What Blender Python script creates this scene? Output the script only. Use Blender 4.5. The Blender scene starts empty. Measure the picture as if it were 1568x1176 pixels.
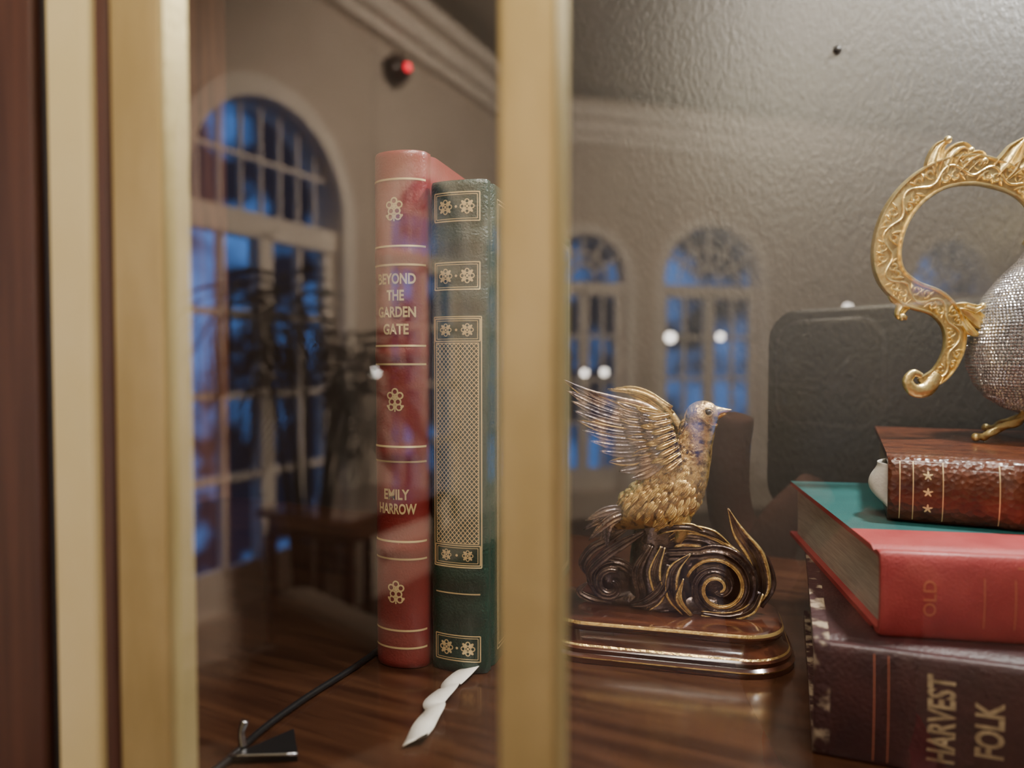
import bpy, math, random
from mathutils import Matrix, Vector
random.seed(7)
scene = bpy.context.scene
COL = scene.collection

# ------------------------------------------------------------------ materials
def mat(name, color, rough=0.5, metal=0.0, color2=None, nscale=20, nstretch=(1,1,1), bump=0.0, bscale=200,
        coat=0.0, emis=None, estr=0.0, spec=0.5, detail=4, btype='NOISE', c_lo=0.35, c_hi=0.65, bstretch=(1,1,1)):
    m = bpy.data.materials.new(name); m.use_nodes = True
    nt = m.node_tree; N = nt.nodes; L = nt.links
    p = N['Principled BSDF']
    p.inputs['Base Color'].default_value = (*color, 1)
    p.inputs['Roughness'].default_value = rough
    p.inputs['Metallic'].default_value = metal
    p.inputs['Coat Weight'].default_value = coat
    p.inputs['Coat Roughness'].default_value = 0.12
    p.inputs['Specular IOR Level'].default_value = spec
    tc = N.new('ShaderNodeTexCoord')
    if color2 is not None:
        mp = N.new('ShaderNodeMapping'); mp.inputs['Scale'].default_value = nstretch
        L.new(tc.outputs['Object'], mp.inputs['Vector'])
        nz = N.new('ShaderNodeTexNoise'); nz.inputs['Scale'].default_value = nscale; nz.inputs['Detail'].default_value = detail
        L.new(mp.outputs['Vector'], nz.inputs['Vector'])
        cr = N.new('ShaderNodeValToRGB')
        cr.color_ramp.elements[0].position = c_lo; cr.color_ramp.elements[0].color = (*color, 1)
        cr.color_ramp.elements[1].position = c_hi; cr.color_ramp.elements[1].color = (*color2, 1)
        L.new(nz.outputs['Fac'], cr.inputs['Fac']); L.new(cr.outputs['Color'], p.inputs['Base Color'])
    if bump > 0:
        if btype == 'NOISE':
            b = N.new('ShaderNodeTexNoise'); b.inputs['Detail'].default_value = 3; out = 'Fac'
        else:
            b = N.new('ShaderNodeTexVoronoi'); out = 'Distance'
        b.inputs['Scale'].default_value = bscale
        mb_ = N.new('ShaderNodeMapping'); mb_.inputs['Scale'].default_value = bstretch
        L.new(tc.outputs['Object'], mb_.inputs['Vector']); L.new(mb_.outputs['Vector'], b.inputs['Vector'])
        bp = N.new('ShaderNodeBump'); bp.inputs['Strength'].default_value = bump; bp.inputs['Distance'].default_value = 0.001
        L.new(b.outputs[out], bp.inputs['Height']); L.new(bp.outputs['Normal'], p.inputs['Normal'])
    if emis:
        p.inputs['Emission Color'].default_value = (*emis, 1); p.inputs['Emission Strength'].default_value = estr
    return m

M_mahog = mat('mahogany', (0.060,0.022,0.017), 0.40, color2=(0.105,0.040,0.028), nscale=14, nstretch=(14,14,0.8), coat=0.25)
M_shelf = mat('shelf_wood', (0.028,0.010,0.0055), 0.25, color2=(0.066,0.026,0.012), nscale=9, nstretch=(1.2,16,6), coat=0.4, bump=0.15, bscale=120)
M_sidew = mat('side_wood', (0.10,0.038,0.020), 0.4, color2=(0.19,0.08,0.045), nscale=12, nstretch=(10,10,0.7))
M_back  = mat('back_panel_leather_paint', (0.026,0.024,0.021), 0.36, color2=(0.034,0.031,0.028), nscale=6, bump=0.42, bscale=430, spec=1.0, bstretch=(1,1,0.5))
M_brass = mat('satin_brass', (0.52,0.41,0.18), 0.42, metal=0.5, color2=(0.62,0.50,0.24), nscale=25, nstretch=(3,3,1), bump=0.15, bscale=150)
M_cream = mat('pale_gilt', (0.86,0.75,0.40), 0.5, metal=0.1, color2=(0.90,0.80,0.47), nscale=25)
M_goldd = mat('gold_tooling', (0.95,0.74,0.38), 0.38, metal=0.4)
M_goldo = mat('cast_gold', (1.0,0.82,0.38), 0.28, metal=0.84, color2=(0.86,0.61,0.22), nscale=260, bump=0.30, bscale=600, c_lo=0.45, c_hi=0.72)
M_redl  = mat('red_leather', (0.20,0.018,0.018), 0.36, color2=(0.27,0.032,0.029), nscale=40, bump=0.22, bscale=900, coat=0.25)
M_green = mat('green_leather', (0.003,0.032,0.021), 0.34, color2=(0.006,0.045,0.030), nscale=40, bump=0.6, bscale=900, coat=0.25)
M_pages = mat('pages', (0.46,0.42,0.35), 0.8, color2=(0.33,0.30,0.25), nscale=60, nstretch=(30,1,1))
M_pageg = mat('gilt_pages', (0.60,0.45,0.2), 0.4, metal=0.6, color2=(0.45,0.33,0.15), nscale=60, nstretch=(30,1,1))
M_maroon= mat('maroon_cloth', (0.022,0.0045,0.006), 0.45, color2=(0.045,0.010,0.011), nscale=55, bump=0.5, bscale=700, coat=0.12)
M_worn  = mat('worn_leather', (0.035,0.008,0.009), 0.7, color2=(0.36,0.28,0.19), nscale=130, bump=0.8, bscale=500, c_lo=0.50, c_hi=0.62)
M_rcloth= mat('red_cloth', (0.32,0.032,0.035), 0.5, color2=(0.39,0.050,0.050), nscale=60, bump=0.35, bscale=1200, coat=0.1)
M_teal  = mat('teal_cloth', (0.005,0.072,0.072), 0.55, color2=(0.008,0.090,0.086), nscale=60, bump=0.3, bscale=1200)
M_brown = mat('brown_leather', (0.055,0.014,0.007), 0.30, color2=(0.13,0.036,0.014), nscale=110, bump=0.55, bscale=450, coat=0.4, btype='VOR')
M_dull  = mat('dull_gold', (0.46,0.36,0.21), 0.5, metal=0.3, color2=(0.26,0.19,0.11), nscale=300)
M_fadeg = mat('faded_gilt', (0.55,0.17,0.09), 0.5, metal=0.2)
M_rib   = mat('ribbon_satin', (0.72,0.68,0.60), 0.5, color2=(0.80,0.76,0.68), nscale=150, bump=0.2, bscale=800)
M_bronze= mat('dark_bronze', (0.075,0.060,0.064), 0.22, metal=0.9, color2=(0.24,0.18,0.15), nscale=170, bump=0.4, bscale=500)
M_feath = mat('feather_metal', (0.24,0.21,0.23), 0.24, metal=0.9, color2=(0.70,0.50,0.34), nscale=110, bump=0.5, bscale=600, c_lo=0.46, c_hi=0.68)
M_fgold = mat('figurine_gold', (1.0,0.72,0.28), 0.27, metal=0.82, color2=(0.50,0.27,0.10), nscale=190, bump=0.5, bscale=500, c_lo=0.50, c_hi=0.72)
M_headg = mat('figurine_antique_gold', (0.85,0.55,0.21), 0.34, metal=0.8, color2=(0.20,0.12,0.07), nscale=300, bump=0.9, bscale=460, c_lo=0.48, c_hi=0.66)
M_basew = mat('lacquered_base', (0.030,0.009,0.006), 0.15, color2=(0.085,0.026,0.012), nscale=30, nstretch=(1,8,8), coat=0.8)
M_gem   = mat('rhinestone', (0.90,0.89,0.92), 0.18, metal=0.7, color2=(0.45,0.44,0.47), nscale=700)
M_pearl = mat('pearl', (0.85,0.75,0.70), 0.2, coat=0.7)
M_phone = mat('phone_body', (0.004,0.004,0.005), 0.4)
M_phlens= mat('phone_lens', (0.004,0.004,0.006), 0.05, coat=1.0)
M_phrim = mat('phone_rim', (0.35,0.35,0.37), 0.3, metal=0.9)
M_skin  = mat('skin', (0.50,0.22,0.16), 0.5, color2=(0.58,0.27,0.21), nscale=40, bump=0.2, bscale=500)
M_sleeve= mat('sleeve_cloth', (0.50,0.06,0.08), 0.9)
M_wall  = mat('room_wall_paint', (0.58,0.50,0.42), 0.8, color2=(0.63,0.55,0.47), nscale=2)
M_trim  = mat('room_trim_paint', (0.82,0.76,0.68), 0.6)
M_ceil  = mat('ceiling_paint', (0.40,0.36,0.31), 0.9)
M_floor = mat('floor_wood', (0.03,0.014,0.008), 0.4, color2=(0.05,0.024,0.014), nscale=3, nstretch=(1,10,1))
M_tabw  = mat('table_wood', (0.035,0.012,0.007), 0.25, coat=0.4)
M_leaf  = mat('palm_leaf', (0.010,0.016,0.008), 0.5, color2=(0.014,0.024,0.011), nscale=20)
M_pot   = mat('pot', (0.10,0.03,0.02), 0.5)
M_bulb  = mat('lamp_glass', (1,0.95,0.85), 0.3, emis=(1,0.94,0.84), estr=38)
M_redled= mat('red_led', (1,0.05,0.05), 0.3, emis=(1,0.01,0.04), estr=25)
M_blk   = mat('black_plastic', (0.01,0.01,0.011), 0.3)
M_steel = mat('steel', (0.5,0.5,0.52), 0.25, metal=1.0)
M_uph   = mat('cream_upholstery', (0.20,0.165,0.125), 0.9)

def glass_mat():
    m = bpy.data.materials.new('clear_glass'); m.use_nodes = True
    nt = m.node_tree; N = nt.nodes; L = nt.links
    N.remove(N['Principled BSDF'])
    out = N['Material Output']
    tr = N.new('ShaderNodeBsdfTransparent'); tr.inputs['Color'].default_value = (0.95,0.96,0.95,1)
    gl = N.new('ShaderNodeBsdfGlossy'); gl.inputs['Roughness'].default_value = 0.0
    gl.inputs['Color'].default_value = (1,1,1,1)
    fr = N.new('ShaderNodeFresnel'); fr.inputs['IOR'].default_value = 1.5
    mu = N.new('ShaderNodeMath'); mu.operation = 'MULTIPLY'; mu.inputs[1].default_value = 2.0
    mu.use_clamp = True
    mx = N.new('ShaderNodeMixShader')
    L.new(fr.outputs[0], mu.inputs[0]); L.new(mu.outputs[0], mx.inputs['Fac'])
    L.new(tr.outputs[0], mx.inputs[1]); L.new(gl.outputs[0], mx.inputs[2]); L.new(mx.outputs[0], out.inputs['Surface'])
    return m
M_glass = glass_mat()

# ------------------------------------------------------------------ mesh helpers
class MB:
    def __init__(s): s.v=[]; s.f=[]; s.m=[]
    def add(s, verts, faces, mi=0):
        o=len(s.v); s.v += [tuple(v) for v in verts]
        for f in faces: s.f.append(tuple(i+o for i in f)); s.m.append(mi)
    def build(s, name, mats, parent=None, smooth=True, matrix=None, auto=None):
        me=bpy.data.meshes.new(name); me.from_pydata(s.v,[],s.f)
        for m in mats: me.materials.append(m)
        for p,mi in zip(me.polygons,s.m): p.material_index=mi; p.use_smooth=smooth
        me.update()
        import bmesh
        bm=bmesh.new(); bm.from_mesh(me); bmesh.ops.recalc_face_normals(bm,faces=bm.faces[:]); bm.to_mesh(me); bm.free()
        if auto is not None: me.set_sharp_from_angle(angle=math.radians(auto))
        ob=bpy.data.objects.new(name,me); COL.objects.link(ob)
        if matrix is not None: ob.matrix_world=matrix
        if parent is not None: ob.parent=parent
        return ob

def empty(name, loc=(0,0,0), rz=0.0, matrix=None):
    e=bpy.data.objects.new(name,None); COL.objects.link(e); e.empty_display_size=0.02
    if matrix is not None: e.matrix_world=matrix
    else:
        e.location=loc; e.rotation_euler=(0,0,rz)
    return e

def boxmb(mb,x0,x1,y0,y1,z0,z1,mi=0):
    v=[(x0,y0,z0),(x1,y0,z0),(x1,y1,z0),(x0,y1,z0),(x0,y0,z1),(x1,y0,z1),(x1,y1,z1),(x0,y1,z1)]
    mb.add(v,[(0,3,2,1),(4,5,6,7),(0,1,5,4),(1,2,6,5),(2,3,7,6),(3,0,4,7)],mi)

def box(name,x0,x1,y0,y1,z0,z1,m,bevel=0.0,parent=None):
    mb=MB(); boxmb(mb,x0,x1,y0,y1,z0,z1); ob=mb.build(name,[m],parent,smooth=False)
    if bevel>0:
        b=ob.modifiers.new('bev','BEVEL'); b.width=bevel; b.segments=3; b.limit_method='ANGLE'
    return ob

def catmull(pts,n=6):
    P=[Vector(p) for p in pts]
    if len(P)<3:
        return [P[0].lerp(P[1],i/n) for i in range(n+1)]
    Q=[P[0]*2-P[1]]+P+[P[-1]*2-P[-2]]
    out=[]
    for i in range(1,len(Q)-2):
        for k in range(n):
            t=k/n; a,b,c,d=Q[i-1],Q[i],Q[i+1],Q[i+2]
            out.append(0.5*((2*b)+(c-a)*t+(2*a-5*b+4*c-d)*t*t+(3*b-a-3*c+d)*t**3))
    out.append(P[-1]); return out

def interp(vals,n):
    out=[]
    m=len(vals)-1
    for i in range(n):
        t=i/(n-1)*m; k=min(int(t),m-1); f=t-k
        out.append(vals[k]*(1-f)+vals[k+1]*f)
    return out

def tube(mb,pts,radii,seg=12,mi=0,n=6,flat=1.0,axis=Vector((0,1,0)),twist=0,lobes=0):
    """loft along a smooth path; 'flat' squashes the section along axis"""
    P=catmull(pts,n); R=interp(radii,len(P))
    V=[];F=[]
    for i,p in enumerate(P):
        t=(P[min(i+1,len(P)-1)]-P[max(i-1,0)]).normalized()
        b=(axis-t*axis.dot(t))
        if b.length<1e-6: b=Vector((1,0,0))
        b.normalize(); s=t.cross(b)
        for k in range(seg):
            a=2*math.pi*k/seg
            rr=R[i]*(1+(0.22*math.cos(lobes*a+twist*i) if lobes else 0))
            V.append(p+s*math.cos(a)*rr+b*math.sin(a)*rr*flat)
    for i in range(len(P)-1):
        for k in range(seg):
            F.append((i*seg+k,i*seg+(k+1)%seg,(i+1)*seg+(k+1)%seg,(i+1)*seg+k))
    F.append(tuple(range(seg))); F.append(tuple((len(P)-1)*seg+k for k in range(seg))[::-1])
    mb.add(V,F,mi)

LEAFP=[(-1,0.0),(-0.82,-0.75),(-0.62,-0.15),(-0.3,-0.35),(-0.12,-0.5),(0,-1.0),(0.12,-0.5),(0.3,-0.35),(0.62,-0.15),(0.82,-0.75),(1,0.0),(0,0.45)]
BANDP=[(-1,0.0),(-1,-0.55),(-0.93,-0.85),(-0.84,-0.85),(-0.76,-0.50),(-0.5,-0.58),(0,-0.66),(0.5,-0.58),(0.76,-0.50),(0.84,-0.85),(0.93,-0.85),(1,-0.55),(1,0.0),(0.8,0.5),(0,0.6),(-0.8,0.5)]
def leaf(mb,pts,widths,mi=0,edge_mi=None,n=5,axis=Vector((0,1,0)),thick=0.3,prof=LEAFP,edges=(0,1,8,9)):
    """ridged blade: raised quill, grooved vanes, rolled rim"""
    P=catmull(pts,n); W=interp(widths,len(P))
    V=[];m=len(prof)
    for i,p in enumerate(P):
        t=(P[min(i+1,len(P)-1)]-P[max(i-1,0)]).normalized()
        b=(axis-t*axis.dot(t)).normalized(); s=t.cross(b)
        for (a,h) in prof: V.append(p+s*a*W[i]+b*h*W[i]*thick)
    Fe=[];Fm=[]
    for i in range(len(P)-1):
        for k in range(m):
            f=(i*m+k,i*m+(k+1)%m,(i+1)*m+(k+1)%m,(i+1)*m+k)
            (Fe if k in edges else Fm).append(f)
    o=len(mb.v); mb.v+=[tuple(v) for v in V]
    for f in Fm: mb.f.append(tuple(i+o for i in f)); mb.m.append(mi)
    for f in Fe: mb.f.append(tuple(i+o for i in f)); mb.m.append(mi if edge_mi is None else edge_mi)
    mb.f.append(tuple(range(o,o+m))); mb.m.append(mi)
    mb.f.append(tuple(range(o+(len(P)-1)*m,o+len(P)*m))[::-1]); mb.m.append(mi)

def sphere(mb,c,r,mi=0,seg=16,rings=10,sc=(1,1,1)):
    V=[];F=[]
    for i in range(rings+1):
        ph=math.pi*i/rings
        for k in range(seg):
            a=2*math.pi*k/seg
            V.append((c[0]+r*sc[0]*math.sin(ph)*math.cos(a),c[1]+r*sc[1]*math.sin(ph)*math.sin(a),c[2]+r*sc[2]*math.cos(ph)))
    for i in range(rings):
        for k in range(seg):
            F.append((i*seg+k,(i+1)*seg+k,(i+1)*seg+(k+1)%seg,i*seg+(k+1)%seg))
    mb.add(V,F,mi)

def lathe(mb,prof,mis,seg=40,c=(0,0)):
    V=[];n=len(prof)
    for (r,z) in prof:
        for k in range(seg):
            a=2*math.pi*k/seg; V.append((c[0]+r*math.cos(a),c[1]+r*math.sin(a),z))
    o=len(mb.v); mb.v+=V
    for i in range(n-1):
        for k in range(seg):
            mb.f.append((o+i*seg+k,o+i*seg+(k+1)%seg,o+(i+1)*seg+(k+1)%seg,o+(i+1)*seg+k)); mb.m.append(mis[i] if isinstance(mis,list) else mis)

# ------------------------------------------------------------------ books
def text2d(s,size,bold=0.0):
    cu=bpy.data.curves.new('t','FONT'); cu.body=s; cu.size=1; cu.align_x='CENTER'; cu.align_y='CENTER'; cu.offset=bold
    cu.resolution_u=3
    ob=bpy.data.objects.new('t',cu); COL.objects.link(ob)
    dg=bpy.context.evaluated_depsgraph_get()
    me=bpy.data.meshes.new_from_object(ob.evaluated_get(dg))
    V=[(v.co.x*size,v.co.y*size) for v in me.vertices]; F=[tuple(p.vertices) for p in me.polygons]
    bpy.data.objects.remove(ob); bpy.data.meshes.remove(me); return V,F

class Book:
    def __init__(s,name,w,h,D,b,matrix,cover,pages,bands=(),split=None,cover2=None,board=0.0026,pdepth=0.004,headcap=0.0012,worn=None):
        s.w,s.h,s.D,s.b,s.bands=w,h,D,b,bands
        s.root=empty(name,matrix=matrix); s.dec=MB()
        nz=int(h/0.0011); zs=[h*i/nz for i in range(nz+1)]
        out=[(w/2,D,0),(w/2,D*0.6,0),(w/2,0.040,0),(w/2,0.0385,0),(w/2,0.012,0),(w/2-0.0002,0.009,0),(w/2-0.0014,0.0065,0),(w/2-0.0002,0.0035,0)]
        if split: out=[(x,(split if abs(y-0.0385)<1e-6 else (split+0.001 if abs(y-0.04)<1e-6 else y)),q) for x,y,q in out]
        K=26; arc=[]
        for k in range(K+1):
            th=math.pi*k/K; arc.append((w/2*math.cos(th),-b*math.sin(th),1))
        prof=out+arc+[(-x,y,q) for x,y,q in out[::-1]]
        t=board
        inner=[(-w/2+t,D,0),(-w/2+t,0.002,0)]+[(-(w/2-t)*math.cos(math.pi*k/8),0.001-max(b-t,0)*math.sin(math.pi*k/8),0) for k in range(1,8)]+[(w/2-t,0.002,0),(w/2-t,D,0)]
        prof=prof+inner; m=len(prof); mb=MB()
        for z in zs:
            e=min(z,h-z); bm=s.bump(z); cap=0.0
            if e<0.0035: cap=headcap*(1-math.sqrt(max(0,1-(1-e/0.0035)**2)))
            for x,y,q in prof:
                if q:
                    nx=x/(w/2); ny=-math.sqrt(max(0,1-nx*nx))
                    mb.v.append((x+nx*(bm*0.3-cap*0.4), y+ny*(bm-cap)*1.0, z))
                else: mb.v.append((x,y,z))
        for i in range(nz):
            z=zs[i]
            for k in range(m):
                k2=(k+1)%m
                mb.f.append((i*m+k,i*m+k2,(i+1)*m+k2,(i+1)*m+k))
                mi=0
                if split and min(prof[k][1],prof[k2][1])>=split-1e-6: mi=1
                if worn and (z>h-worn or z<worn): mi=1
                mb.m.append(mi)
        mb.f.append(tuple(range(m))); mb.m.append(0)
        mb.f.append(tuple(range(nz*m,nz*m+m))); mb.m.append(0)
        c=mb.build('cover',[cover,cover2 or cover],auto=40); c.parent=s.root
        pb=MB(); boxmb(pb,-w/2+t,w/2-t,0.0022,D-pdepth,0.003,h-0.003)
        p=pb.build('page_block',[pages],smooth=False); p.parent=s.root
    def bump(s,z):
        r=0
        for (zc,amp,hw) in s.bands:
            d=abs(z-zc)
            if d<hw: r=max(r,amp*(0.5+0.5*math.cos(math.pi*d/hw))**0.6)
        return r
    def S(s,x,z,off=0.00022):
        q=max(0,1-(2*x/s.w)**2); return (x,-s.b*math.sqrt(q)-s.bump(z)-off,z)
    def strip(s,x0,z0,x1,z1,wd,mi=0):
        L=math.hypot(x1-x0,z1-z0); n=max(1,int(L/0.0009)); dx,dz=(x1-x0)/L,(z1-z0)/L; px,pz=-dz*wd/2,dx*wd/2
        V=[];F=[]
        for i in range(n+1):
            t=i/n; x=x0+(x1-x0)*t; z=z0+(z1-z0)*t
            V+= [s.S(x+px,z+pz),s.S(x-px,z-pz)]
        for i in range(n): F.append((2*i,2*i+1,2*i+3,2*i+2))
        s.dec.add(V,F,mi)
    def rect(s,x0,z0,x1,z1,wd,mi=0):
        s.strip(x0,z0,x1,z0,wd,mi); s.strip(x0,z1,x1,z1,wd,mi); s.strip(x0,z0,x0,z1,wd,mi); s.strip(x1,z0,x1,z1,wd,mi)
    def blob(s,x,z,rx,rz,ang=0,mi=0,n=10):
        V=[s.S(x,z,0.0003)]; c,sn=math.cos(ang),math.sin(ang)
        for k in range(n):
            a=2*math.pi*k/n; u,v=rx*math.cos(a),rz*math.sin(a); V.append(s.S(x+u*c-v*sn,z+u*sn+v*c))
        s.dec.add(V,[(0,1+k,1+(k+1)%n) for k in range(n)],mi)
    def ringd(s,x,z,r,wd,a0=0,a1=2*math.pi,mi=0):
        n=12; V=[];F=[]
        for k in range(n+1):
            a=a0+(a1-a0)*k/n
            for rr in (r-wd/2,r+wd/2): V.append(s.S(x+rr*math.cos(a),z+rr*math.sin(a)))
        for k in range(n): F.append((2*k,2*k+1,2*k+3,2*k+2))
        s.dec.add(V,F,mi)
    def flower(s,x,z,r,mi=0):
        for k in range(5):
            a=math.pi/2+2*math.pi*k/5
            s.ringd(x+0.55*r*math.cos(a),z+0.2*r+0.55*r*math.sin(a),0.30*r,0.16*r,mi=mi)
        s.blob(x,z+0.2*r,0.2*r,0.2*r,mi=mi)
        s.strip(x,z-0.3*r,x,z-1.25*r,0.14*r,mi)
        for sg in (-1,1):
            s.ringd(x+sg*0.42*r,z-0.80*r,0.30*r,0.15*r,mi=mi)
            s.blob(x+sg*0.75*r,z-0.75*r,0.22*r,0.13*r,sg*0.8,mi)
    def tile(s,x,z,r,mi=0):
        for k in range(4):
            a=math.pi/4+k*math.pi/2
            s.blob(x+0.6*r*math.cos(a),z+0.6*r*math.sin(a),0.42*r,0.2*r,a,mi)
            a=k*math.pi/2
            s.ringd(x+0.62*r*math.cos(a),z+0.62*r*math.sin(a),0.26*r,0.14*r,mi=mi)
        s.blob(x,z,0.18*r,0.18*r,0,mi)
    def text(s,t,x,z,height,width=None,mi=0,bold=0.03):
        V,F=text2d(t,1,bold)
        xs=[v[0] for v in V]; zs=[v[1] for v in V]
        w0=max(xs)-min(xs); h0=0.73
        sy=height/h0; sx=(width/w0) if width else sy
        cx=(max(xs)+min(xs))/2; cz=(max(zs)+min(zs))/2
        s.dec.add([s.S(x+(vx-cx)*sx,z+(vz-cz)*sy,0.0003) for vx,vz in V],F,mi)
    def finish(s,mats):
        o=s.dec.build('gilt_tooling',mats,smooth=True); o.parent=s.root

def upright(loc,rz): return Matrix.Translation(loc)@Matrix.Rotation(rz,4,'Z')
def lying(corner,rz,t,h,z0):
    R=Matrix(((0,0,-1,0),(0,1,0,0),(1,0,0,0),(0,0,0,1)))
    return Matrix.Translation((corner[0],corner[1],z0+t/2))@Matrix.Rotation(rz,4,'Z')@Matrix.Translation((h,0,0))@R

# red upright
ZR=lambda py: 0.142-(py-555)*0.000302
rb=[(ZR(394),0.0009,0.0042),(ZR(544),0.0009,0.0042),(ZR(695),0.0009,0.0042),(ZR(842),0.0009,0.0042)]
B=Book('red_leather_book',0.0262,0.238,0.150,0.0085,upright((-0.1935,0.1500,0.0002),math.radians(10)),M_redl,M_pageg,bands=rb)
for py in (281,381,409,531,559,684,707,829,856,966,993):
    B.strip(-0.0128,ZR(py),0.0128,ZR(py),0.0009)
for py in (325,612,906): B.flower(0,ZR(py),0.0046)
for t,py,wd in (('BEYOND',430,0.0185),('THE',455,0.0085),('GARDEN',480,0.0185),('GATE',506,0.0125),('EMILY',757,0.0125),('HARROW',779,0.0185)):
    B.text(t,0.0003,ZR(py),0.0048,wd)
B.finish([M_goldd])

# green upright
ZG=lambda py: 0.142-(py-555)*0.000297
gb=[(ZG(372),0.0008,0.006),(ZG(461),0.0009,0.006),(ZG(886),0.0009,0.006),(ZG(940),0.0006,0.006)]
B=Book('green_leather_book',0.0275,0.2235,0.170,0.0045,upright((-0.1652,0.1545,0.0002),math.radians(9)),M_green,M_pageg,bands=gb)
x0,x1=-0.0108,0.0108
def panel(zt,zb):
    B.rect(x0,ZG(zb),x1,ZG(zt),0.0005)
    zc=(ZG(zt)+ZG(zb))/2; hh=(ZG(zt)-ZG(zb))/2
    B.rect(x0+0.001,ZG(zb)+0.001,x1-0.001,ZG(zt)-0.001,0.0003)
    for sx in (-0.0052,0.0052): B.tile(sx,zc,min(hh*0.62,0.0036))
    B.blob(0,zc,0.0006,0.0006)
panel(300,343); panel(405,446); panel(490,524); panel(836,866); panel(975,1014)
B.rect(x0-0.0006,ZG(869),x1+0.0006,ZG(487),0.0005)
zt,zb=ZG(527),ZG(833); B.rect(x0+0.0006,zb,x1-0.0006,zt,0.0004)
W=x1-x0-0.0016; xl=-W/2; st=0.00235; H=zt-zb
z=zb-W*1.15
sl=1.15
while z<zt:
    for sg in (1,-1):
        za=z; a0=max(0,(zb-za)/(sl*W)); a1=min(1,(zt-za)/(sl*W))
        if a1>a0+1e-3:
            X0=xl+W*a0; X1=xl+W*a1
            if sg<0: X0,X1=-X0,-X1
            B.strip(X0,za+sl*W*a0,X1,za+sl*W*a1,0.00034)
    z+=st
B.strip(x0,ZG(910),x1,ZG(910),0.0006)
for off in (0.012,0.0138):
    xx=0.01375+0.0002
    zA,zB=0.006+off-0.012,0.2175-off+0.012
    yA,yB=off,0.165-off+0.012
    t=0.0005
    for (ya,yb,za,zb2) in ((yA,yA+t,zA,zB),(yB-t,yB,zA,zB),(yA,yB,zA,zA+t),(yA,yB,zB-t,zB)):
        B.dec.add([(xx,ya,za),(xx,yb,za),(xx,yb,zb2),(xx,ya,zb2)],[(0,1,2,3)],0)
B.finish([M_goldd])

# ribbon marker
mb=MB()
pts=[(-0.1600,0.1600,0.0016),(-0.1585,0.1490,0.0030),(-0.1600,0.1380,0.0012),(-0.1565,0.1290,0.0034),(-0.1575,0.1190,0.0012),(-0.1515,0.1105,0.0040),(-0.1510,0.1020,0.0012),(-0.1465,0.0890,0.0026)]
C=catmull(pts,8); V=[];F=[]
for i,p in enumerate(C):
    t=(C[min(i+1,len(C)-1)]-C[max(i-1,0)]); t.z=0; t.normalize(); s=Vector((-t.y,t.x,0))
    tw=0.16*math.sin(i*0.36)+0.12
    hw=0.0042
    d=s*math.cos(tw)*hw+Vector((0,0,1))*math.sin(tw)*hw
    for q in (-1,0,1):
        v=p+d*q+(t*0.003*(-q) if i==len(C)-1 else Vector((0,0,0)))
        v.z=max(v.z,0.0006)+0.0002; V.append(v)
for i in range(len(C)-1):
    for k in range(2): F.append((i*3+k,i*3+k+1,(i+1)*3+k+1,(i+1)*3+k))
mb.add(V,F); rbn=mb.build('ribbon_bookmark',[M_rib])
sm=rbn.modifiers.new('s','SOLIDIFY'); sm.thickness=0.0003

# stack of lying books
T1=0.041; h1=0.235
B=Book('maroon_antique_book',T1,h1,0.150,0.0030,lying((-0.0145,0.149),math.radians(5),T1,h1,0.0002),M_maroon,M_pages,
       bands=[(h1-0.0215,0.0006,0.003)],worn=0.0065,cover2=M_worn,board=0.003)
Hd=lambda d: h1-d
B.strip(-0.019,Hd(0.0195),0.019,Hd(0.0195),0.0003,1); B.strip(-0.019,Hd(0.024),0.019,Hd(0.024),0.0003,1)
B.text('HARVEST',0.0,Hd(0.0400),0.0082,0.030,0,0.03)
B.text('FOLK',-0.001,Hd(0.0540),0.0082,0.019,0,0.03)
B.text('READINGS',0.0,Hd(0.0685),0.0082,0.033,0,0.03)
B.finish([M_dull,M_fadeg])
T2=0.0315; h2=0.225
B=Book('red_and_teal_book',T2,h2,0.157,0.0035,lying((0.0065,0.1650),math.radians(16),T2,h2,0.0002+T1),M_rcloth,M_pages,
       split=0.036,cover2=M_teal,board=0.0022,pdepth=0.006)
Hd=lambda d: h2-d
B.text('OLD',0,Hd(0.016),0.0045,0.013,0,0.0); B.strip(-0.012,Hd(0.055),-0.012,Hd(0.11),0.0005); B.strip(0.012,Hd(0.045),0.012,Hd(0.11),0.0004)
for d in (0.034,0.044): B.strip(-0.010,Hd(d),0.008,Hd(d),0.0004)
B.finish([M_fadeg])
T3=0.028; h3=0.185
B=Book('brown_leather_book',T3,h3,0.160,0.0060,lying((0.0105,0.2240),math.radians(1),T3,h3,0.0004+T1+T2),M_brown,M_pages,
       bands=[(h3-0.0460,0.0011,0.004),(h3-0.092,0.0011,0.004),(h3-0.138,0.0011,0.004)],board=0.003)
Hd=lambda d: h3-d
for d in (0.0045,0.0095,0.0205,0.0405,0.0515): B.strip(-0.0125,Hd(d),0.0125,Hd(d),0.00035)
for x in (-0.007,0,0.007):
    for k in range(5):
        a=2*math.pi*k/5; B.blob(x+0.0009*math.cos(a),Hd(0.0150)+0.0009*math.sin(a),0.0011,0.0004,a)
B.rect(-0.010,Hd(0.088),0.010,Hd(0.0555),0.0006); B.rect(-0.0085,Hd(0.086),0.0085,Hd(0.0572),0.0004)
B.text('TALES',0,Hd(0.065),0.0045,0.013)
for d in (0.062,0.07,0.078):
    for x in (-0.0065,0.0065): B.tile(x,Hd(d),0.0016)
B.finish([M_goldd])
mb=MB()
z0=0.0004+T1+T2
V=[];F=[];n=14
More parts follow.
